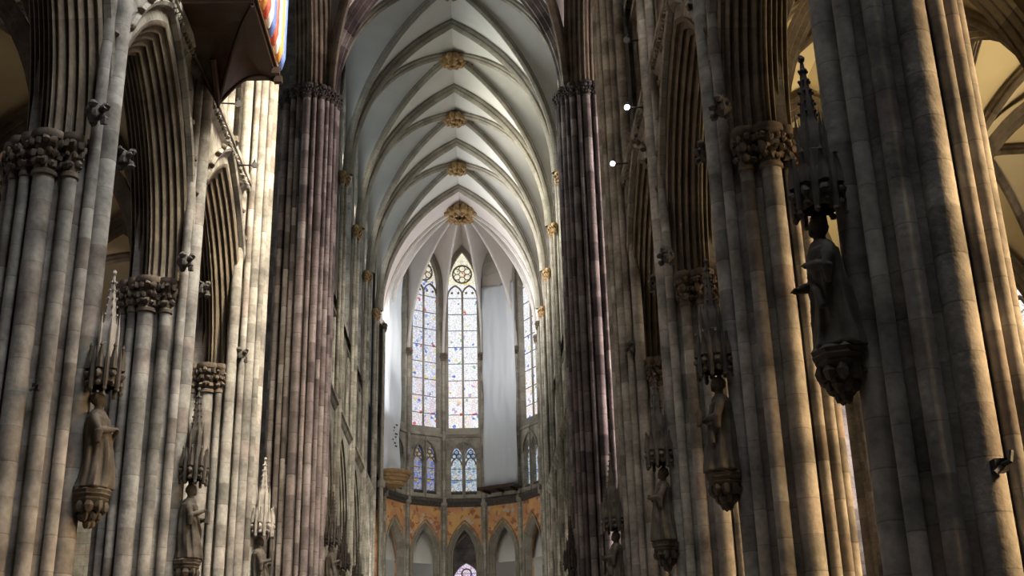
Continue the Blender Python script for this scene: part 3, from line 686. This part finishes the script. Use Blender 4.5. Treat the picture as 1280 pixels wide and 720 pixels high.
area('ambulatory_fill', (8.2, 92.6, 9), (3.0, 98.6, 15.5), 2.5, 4, 150, (1, .95, .88))  # lamp added inside the passage to light its vault and wall
area('ambulatory_fill_north', (-8.0, 92.6, 9), (-2.8, 98.6, 15.5), 2.5, 4, 130, COOL)  # its added counterpart on the north side
for i, dg in enumerate((-60, 60)):
    th = math.radians(dg); fr = frame(AC+Vector((math.sin(th), math.cos(th), 0))*(APO+5.0), (math.cos(th), -math.sin(th), 0), (math.sin(th), math.cos(th), 0))
    mb = MB(); glass_panel(mb, fr, .6, 9, 14.8, 1.4, 0); w = struct(mb.build('window_%d' % (95+i), MS['glass_side']))
    m2 = MB(); moulded(m2, fr, .58, 14.8, 1.4, [(0, .1), (0, -.12), (.16, -.12), (.2, .1)], legs=9); m2.cyl(*fr(0, -.05, 0)[:2], 9, 15.9, .06, 8); m2.build('window_frame', MS['rib'], w)
# ------------------------------------------------------------------ dust sheets and platforms in the apse
def sheet(name, p0, p1, z0, z1, mat, label, seed, amp=.16):
    p0 = Vector(p0); p1 = Vector(p1); d = (p1-p0); nrm = Vector((d.y, -d.x, 0)).normalized(); P = []; n = 60; m = 26
    for i in range(n+1):
        z = z0+(z1-z0)*i/n; row = []
        for j in range(m+1):
            u = j/m; q = p0+d*u
            k = amp*(mnoise.noise(Vector((u*3+seed, z*.22, seed)))+.5*mnoise.noise(Vector((u*7, z*.5+seed, 3)))+.35*math.sin(u*9+.5*math.sin(z*.4)))
            row.append((q.x+nrm.x*k, q.y+nrm.y*k, z))
        P.append(row)
    mb = MB(); mb.grid(P); o = mb.build(name, mat, ang=180); mod = o.modifiers.new('solid', 'SOLIDIFY'); mod.thickness = .02
    return tag(o, label, 'dust sheet')
lt = sheet('dust_sheet', (-6.15, 89.2, 0), (-4.75, 91.6, 0), 21.9, 39.5, MS['sheetw'], 'bright white dust sheet hanging down the left side of the apse above a wooden platform', 2.0, .22)
mb = MB()
for i in range(9):
    z = 24.0+i*.24; x = -4.98+.1*math.sin(i*1.7); y = 91.05+.1*math.sin(i*1.7)
    mb.box(-.16 if i % 2 else -.07, .05+.08*(i % 3), -.012, .012, -.07, .05, lambda a, b, c, x=x, y=y, z=z: (x+a*.5-.14*.86, y+a*.86-.14*.5-.05, z+c))
mb.build('lettering', MS['iron'], lt)
rt = sheet('dust_sheet', (1.72, 94.75, 0), (4.35, 93.15, 0), 21.6, 38.6, MS['sheetg'], 'grey dust sheet covering the whole window right of the central one', 5.0, .2)
mb = MB(); fb = frame((3.03, 93.98, 0), (2.63, -1.6, 0), (1.6, 2.63, 0))
mb.box(-1.5, 1.5, .1, .16, 38.4, 41.6, lambda a, b, c: fb(a, b, c))
for i in range(3): mb.box(-1.5, 1.5, .05, .1, 38.5+i*1.1, 38.6+i*1.1, lambda a, b, c: fb(a, b, c))
mb.build('boarding', MS['sheetb'], rt)
t = thing('work_platform', 'stacked wooden platform under the white dust sheet at the left of the apse', 'platform', (-5.3, 90.0, 21))
for i in range(4):
    mb = MB(); r = 1.55-.16*i; mb.lathe(0, 0, [(.001, .95-.26*i), (r, .95-.26*i), (r+.03, .83-.26*i), (r-.1, .72-.26*i), (.001, .72-.26*i)], 20); mb.build('tier', MS['plank'], t)
t = thing('work_platform', 'thin dark platform under the grey dust sheet', 'platform', (3.0, 93.7, 21.2), math.atan2(-1.6, 2.63))
mb = MB(); mb.box(-1.65, 1.65, -.85, .45, .1, .22); mb.build('deck', MS['lead'], t)
mb = MB()
for x in (-1.2, 0, 1.2): mb.box(x-.08, x+.08, -.8, .4, -.08, .1)
mb.box(-1.65, 1.65, -.9, -.85, .05, .3); mb.build('beam', MS['oak'], t)
# ------------------------------------------------------------------ statues, consoles, canopies
def fig(seed, arms, lean=.0, book=False, staff=False, mat=None, name='stone_statue'):
    """robed standing figure about 1.95 m tall, faces +x, one continuous surface"""
    mb = MB(); P = []
    prof = [(0, .30, .25), (.03, .36, .30), (.25, .33, .27), (.55, .30, .245), (.85, .275, .225), (1.05, .255, .205), (1.22, .27, .20), (1.40, .29, .19), (1.50, .275, .17), (1.57, .20, .14), (1.61, .10, .10), (1.66, .075, .08),
            (1.70, .08, .085), (1.74, .10, .10), (1.80, .115, .115), (1.87, .118, .12), (1.93, .10, .105), (1.97, .06, .06), (1.985, .002, .002)]
    zs = []
    for a, b in zip(prof, prof[1:]):
        nseg = 4 if a[0] < 1.5 else 2
        for i in range(nseg): t = i/nseg; zs.append(tuple(a[q]*(1-t)+b[q]*t for q in range(3)))
    zs.append(prof[-1])
    zs = [(z, wy*(1.1 if z < 1.45 else 1), wx*(1.18 if z < 1.45 else 1.05)) for z, wy, wx in zs]
    for z, wy, wx in zs:
        row = []
        sway = .05*math.sin(z*2.2+seed)*(1 if z < 1.6 else .9)+lean*z
        for j in range(40):
            a = 2*PI*j/40; fold = 0
            if z < 1.45:
                e = (1-z/1.45)**.5; fold = e*(.032*math.sin(9*a+1.2*z+seed)+.018*math.sin(15*a-2*z+seed*2)+.02*math.sin(4*a+5*z))
            row.append((sway+(wx+fold)*math.cos(a), .03*math.sin(z*3+seed)+(wy+fold)*math.sin(a), z))
        P.append(row)
    mb.grid(P, cj=True); mb.poly(P[0][::-1])
    hx = .05*math.sin(1.83*2.2+seed)*.9+lean*1.83; hy = .03*math.sin(1.83*3+seed)
    mb.blob((hx+.125, hy, 1.815), .026, 1, 0, 6, 4, (1.2, .8, 1.4)); mb.blob((hx+.095, hy, 1.74), .05, 2, .2, 8, 6, (1, 1.1, 1.2))      # nose, chin with beard
    for s in (-1, 1): mb.blob((hx, hy+s*.118, 1.81), .03, 3, 0, 6, 4, (.8, .5, 1.3)); mb.blob((hx+.108, hy+s*.045, 1.845), .022, 3, 0, 6, 4)
    mb.blob((hx-.03, hy, 1.85), .135, seed, .25, 12, 8, (1, 1, 1.1))                                                         # hair mass
    for s, (e, h) in zip((-1, 1), arms):
        sh = Vector((hx*.7, hy+s*.25, 1.44)); e = Vector(e); h = Vector(h)
        mb.tube([sh, sh.lerp(e, .5)+Vector((0, s*.02, 0)), e, e.lerp(h, .5), h], [.095, .092, .085, .075, .05], 10)
        mb.tube([e, e+Vector((0, 0, -.25))], [.09, .05], 8)                                                                   # hanging sleeve
        dd = (h-e).normalized(); mb.blob(h+dd*.05, .05, 5, .1, 8, 6, (1.1, .8, 1))
        for f in range(4):
            b = h+dd*.08+Vector((0, (f-1.5)*.02, .012)); mb.tube([b, b+dd*.045, b+dd*.075+Vector((0, -s*.01, -.022))], [.012, .011, .008], 6)
        mb.tube([h+dd*.03+Vector((0, -s*.04, .02)), h+dd*.085+Vector((0, -s*.055, .03))], [.014, .01], 6)
    # mantle edge
    mb.tube([(hx*.7+.1, -.26, 1.40), (hx*.6+.2, -.05, 1.1), (.24, .18, .8), (.22, .26, .55)], [.05, .055, .06, .05], 8)
    me = mb.mesh(name, mat or MS['statue'])
    o = bpy.data.objects.new(name, me); COL.objects.link(o)
    rm = o.modifiers.new('remesh', 'REMESH'); rm.mode = 'VOXEL'; rm.voxel_size = .016; rm.use_smooth_shade = True
    dg = bpy.context.evaluated_depsgraph_get(); ev = o.evaluated_get(dg); nm = bpy.data.meshes.new_from_object(ev)
    o.modifiers.clear(); o.data = nm; nm.materials.clear(); nm.materials.append(mat or MS['statue'])
    nm.polygons.foreach_set('use_smooth', [True]*len(nm.polygons))
    if book:
        m = MB(); hb = Vector(arms[1][1]); m.box(-.04, .04, -.11, .11, -.15, .15, lambda x, y, z: (hb.x+.09+x, hb.y-.02+y, hb.z+.06+z)); m.build('book', mat or MS['statue'], o)
    if staff:
        m = MB(); hb = Vector(arms[0][1]); m.tube([(hb.x+.08, hb.y, .03), (hb.x+.07, hb.y, 1.9)], .02, 8); m.blob((hb.x+.07, hb.y, 1.92), .05, 2, .2); m.build('staff', mat or MS['statue'], o)
    m = MB(); m.lathe(0, 0, [(.001, -.08), (.36, -.08), (.38, -.02), (.34, .03), (.001, .03)], 8); m.build('plinth', mat or MS['statue'], o)
    return o
def console(mat):
    t = thing('statue_console', '', 'console')
    mb = MB(); mb.lathe(0, 0, [(.001, 0), (.44, 0), (.46, -.06), (.40, -.12), (.42, -.16), (.40, -.2), (.34, -.26)], 8); mb.build('slab', mat, t)
    mb = MB(); mb.lathe(0, 0, [(.36, -.22), (.30, -.34), (.2, -.55), (.08, -.72), (.001, -.78)], 10)
    leaves(mb, 0, 0, -.32, .32, 9, .12, 2); leaves(mb, 0, 0, -.52, .2, 7, .1, 5); leaves(mb, 0, 0, -.7, .08, 4, .08, 7); mb.build('foliage', mat, t)
    mb = MB(); mb.box(-.55, -.1, -.16, .16, -.4, -.03); mb.build('bracket_stone', mat, t)
    return t
def canopy(mat, spmat):
    t = thing('statue_canopy', '', 'canopy')
    mb = MB(); mb.lathe(0, 0, [(.30, 0), (.42, .06), (.44, .5), (.40, .62), (.001, .64)], 8)
    for j in range(8):
        a = PI/8+2*PI*j/8; x, y = .44*math.cos(a), .44*math.sin(a)
        mb.lathe(x, y, [(.05, -.1), (.06, 0), (.06, .55), (.03, .75), (.001, .92)], 6); mb.blob((x, y, -.12), .06, j, .3)
        a2 = 2*PI*j/8; mb.lathe(.42*math.cos(a2), .42*math.sin(a2), [(.10, .35), (.08, .6), (.03, .85), (.05, .88), (.001, .98)], 5); mb.blob((.45*math.cos(a2), .45*math.sin(a2), .22), .085, j, .5); mb.blob((.43*math.cos(a2), .43*math.sin(a2), .02), .07, j+3, .5)
    mb.build('hood', mat, t)
    mb = MB(); mb.lathe(0, 0, [(.26, .6), (.25, 1.0), (.22, 1.02), (.215, 1.45), (.17, 1.5), (.16, 1.6), (.03, 2.7), (.001, 2.75)], 6)
    for j in range(6):
        a = 2*PI*j/6; x, y = .25*math.cos(a), .25*math.sin(a); mb.lathe(x, y, [(.04, .6), (.04, 1.3), (.02, 1.5), (.001, 1.75)], 5)
        for q in range(5): rr = .15-.13*q/5; mb.blob((rr*math.cos(a)+.02*math.cos(a), rr*math.sin(a)+.02*math.sin(a), 1.7+q*.2), .035, q, .3, 5, 4)
    mb.blob((0, 0, 2.74), .07, 1, .4); mb.build('spire', spmat, t)
    mb = MB(); mb.box(-.6, -.2, -.15, .15, .1, .5); mb.build('anchor_stone', mat, t)
    return t
F1 = lambda: fig(0.3, (((.12, -.36, 1.12), (.32, -.06, 1.2)), ((.14, .34, 1.12), (.34, .05, 1.16))))
F2 = lambda: fig(2.0, (((.10, -.37, 1.1), (.36, -.20, 1.22)), ((.12, .36, 1.1), (.34, .12, 1.05))), book=True)
F3 = lambda: fig(4.0, (((.14, -.36, 1.08), (.40, -.20, .96)), ((.12, .37, 1.12), (.29, .08, 1.22))), lean=.012)
F4 = lambda: fig(1.1, (((.10, -.37, 1.1), (.34, -.22, 1.2)), ((.10, .36, 1.12), (.33, .1, 1.12))), staff=True)
figs = [F1(), F2(), F3(), F4()]
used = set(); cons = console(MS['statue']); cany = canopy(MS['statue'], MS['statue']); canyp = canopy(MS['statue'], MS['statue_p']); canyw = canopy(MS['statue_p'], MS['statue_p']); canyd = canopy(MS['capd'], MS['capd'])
def setstatue(side, y, zf, fi, can, desc, x=None, ph=0):
    x = x if x is not None else side*5.7; rz = (0 if side < 0 else PI)
    def get(o):
        if o.name in used: return copy_tree(o)
        used.add(o.name); return o
    f = get(figs[fi]); f.location = (x, y, zf+.05); f.rotation_euler = (0, 0, rz+ph); f.scale = (.92,)*3; tag(f, 'robed stone saint statue '+desc, 'statue', 'statues of saints')
    c = get(cons); c.location = (x, y, zf); c.rotation_euler = (0, 0, rz); c.scale = (.74, .74, .78); tag(c, 'carved foliage console under the saint statue '+desc, 'console', 'statue consoles')
    k = get(can); k.location = (x, y, zf+1.98); k.rotation_euler = (0, 0, rz); k.scale = (.74, .74, .83); tag(k, 'spired stone canopy over the saint statue '+desc, 'canopy', 'statue canopies')
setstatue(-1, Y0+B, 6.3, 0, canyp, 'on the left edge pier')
setstatue(-1, Y0+2*B, 6.2, 1, cany, 'on the pale second pier at left')
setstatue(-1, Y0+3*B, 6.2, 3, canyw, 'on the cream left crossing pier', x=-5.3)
setstatue(1, Y0, 6.27, 2, cany, 'on the huge right edge pier')
setstatue(1, Y0+B, 6.4, 1, cany, 'on the right pier with gilded aisle capital')
setstatue(1, Y0+2*B, 6.4, 0, cany, 'on the third right pier')
setstatue(1, Y0+3*B, 6.15, 3, cany, 'on the dark right crossing pier', x=5.3)
setstatue(1, 54.8, 7.6, 0, cany, 'on the right choir entrance pier', x=5.35)
for k in range(3):
    setstatue(-1, 54.8+B*k, 8.9, (1, 0, 3)[k], canyd, 'on the left choir side, %s from the crossing' % NTH[k], x=-5.35 if k == 0 else -5.65)
# ------------------------------------------------------------------ hanging organ
t = thing('hanging_organ', 'dark wooden organ loft hanging high on the left wall, seen from below', 'organ', (-6.2, 27.6, 19.5))
x0, x1, y0, y1 = -.72, 1.9, -1.72, 1.9
K = Vector((.60, 1.0, -1.25)); mb = MB(); rim = [(x0, y0), (x1, y0), (x1, y1), (x0, y1)]; P = []
for i in range(4):
    a, b = Vector((*rim[i], 0)), Vector((*rim[(i+1) % 4], 0))
    mb.grid([[a.lerp(b, j/8).lerp(K, s/8)*1.0+Vector((0, 0, .55*math.sin(PI*s/8)*(1-.2*abs(j-4)/4))) for j in range(9)] for s in range(9)])
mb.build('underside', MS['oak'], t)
mb = MB()
for c in rim:
    c = Vector((*c, 0)); mb.tube([c.lerp(K, s/8)+Vector((0, 0, .55*math.sin(PI*s/8)*.8-.03)) for s in range(9)], .05, 6)
mb.tube([K+Vector((0, -1.0, .75)), K+Vector((0, -.2, .1)), K+Vector((0, 0, -.15))], [.09, .08, .04], 6); mb.build('hull_rib', MS['oak'], t)
mb = MB(); mb.box(x0, x1+.05, y0-.05, y1+.05, 0, .14); mb.box(x0, x1+.12, y0-.12, y1+.12, .14, .24); mb.build('lower_moulding', MS['oak'], t)
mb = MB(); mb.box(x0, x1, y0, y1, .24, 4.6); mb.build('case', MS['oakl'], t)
OC = [plain(n, c, rough=.4, var=.1) for n, c in (('red_paint', (.55, .10, .06)), ('white_paint', (.75, .73, .70)), ('blue_paint', (.12, .18, .45)), ('orange_gilding', (.65, .30, .08)))]
for j in range(9):
    mb = MB(); mb.lathe(x1+.13, y0+.3+j*.42, [(.001, .3), (.05, .36), (.13, .7), (.13, 3.2+.3*(j % 3)), (.10, 3.2+.3*(j % 3))], 12); p_ = mb.build('pipe', OC[(1, 3, 0, 1, 2, 0, 1, 3, 2)[j]], t)
for yy in (1.35, 1.8):
    mb = MB(); mb.box(x1, x1+.22, yy-.08, yy+.08, -.16, .02); mb.build('corbel', MS['oak'], t)
# ------------------------------------------------------------------ spotlights on arms, iron brackets
def spotlight(x, y, z, side, lit, label, arm=.75, turn=0):
    t = thing('spotlight', label, 'spotlight', (x, y, z))
    mb = MB(); mb.tube([(side*-0+side*arm, 0, .05), (0, 0, .0)], .025, 6); mb.build('arm', MS['iron'], t)
    mb = MB(); q = Vector((-side*.4, -.9, -.25)).normalized()
    mb.tube([-q*.1, -q*.08, q*.06, q*.1], [.04, .07, .09, .10], 12); mb.build('housing', MS['steel'] if not lit else MS['iron'], t)
    mb = MB(); mb.tube([q*.095, q*.11], [.085, .08], 12); mb.build('lens', MS['lamp'] if lit else MS['steel'], t)
    mb = MB(); mb.tube([(0, -.16, .02), (.0, 0, .2), (0, .16, .02)], .02, 6); mb.build('yoke', MS['iron'], t)
spotlight(-5.6, 30.92, 19.56, -1, False, 'steel spotlight on a thin arm just below the hanging organ')
spotlight(-5.6, 33.85, 19.06, -1, False, 'steel spotlight on a thin arm left, lower one past the organ')
spotlight(5.6, 30.04, 18.81, 1, True, 'small lit spotlight high on the right wall, upper of two')
spotlight(5.6, 33.94, 19.03, 1, True, 'small lit spotlight on the right wall, lower of two')
spotlight(5.75, 30.3, 21.2, 1, False, 'unlit black spotlight on an arm beside the third right pier')
def bracket(x, y, z, label, s=1):
    t = thing('iron_bracket', label, 'bracket', (x, y, z)); mb = MB()
    mb.box(-.06*s, .06*s, -.12*s, 0, -.06*s, .06*s); mb.tube([(0, -.1*s, 0), (.07*s, -.16*s, .02*s), (.1*s, -.14*s, .12*s)], .025*s, 6); mb.tube([(0, -.1*s, -.02), (-.09*s, -.14*s, -.09*s)], .03*s, 6); mb.build('hook', MS['iron'], t)
bracket(6.98, Y0-1.04, 4.6, 'black iron bracket low on the huge right edge pier', 1.2)
bracket(-6.55, Y0+B-.95, 8.0, 'small iron stub on the left edge pier', .9)
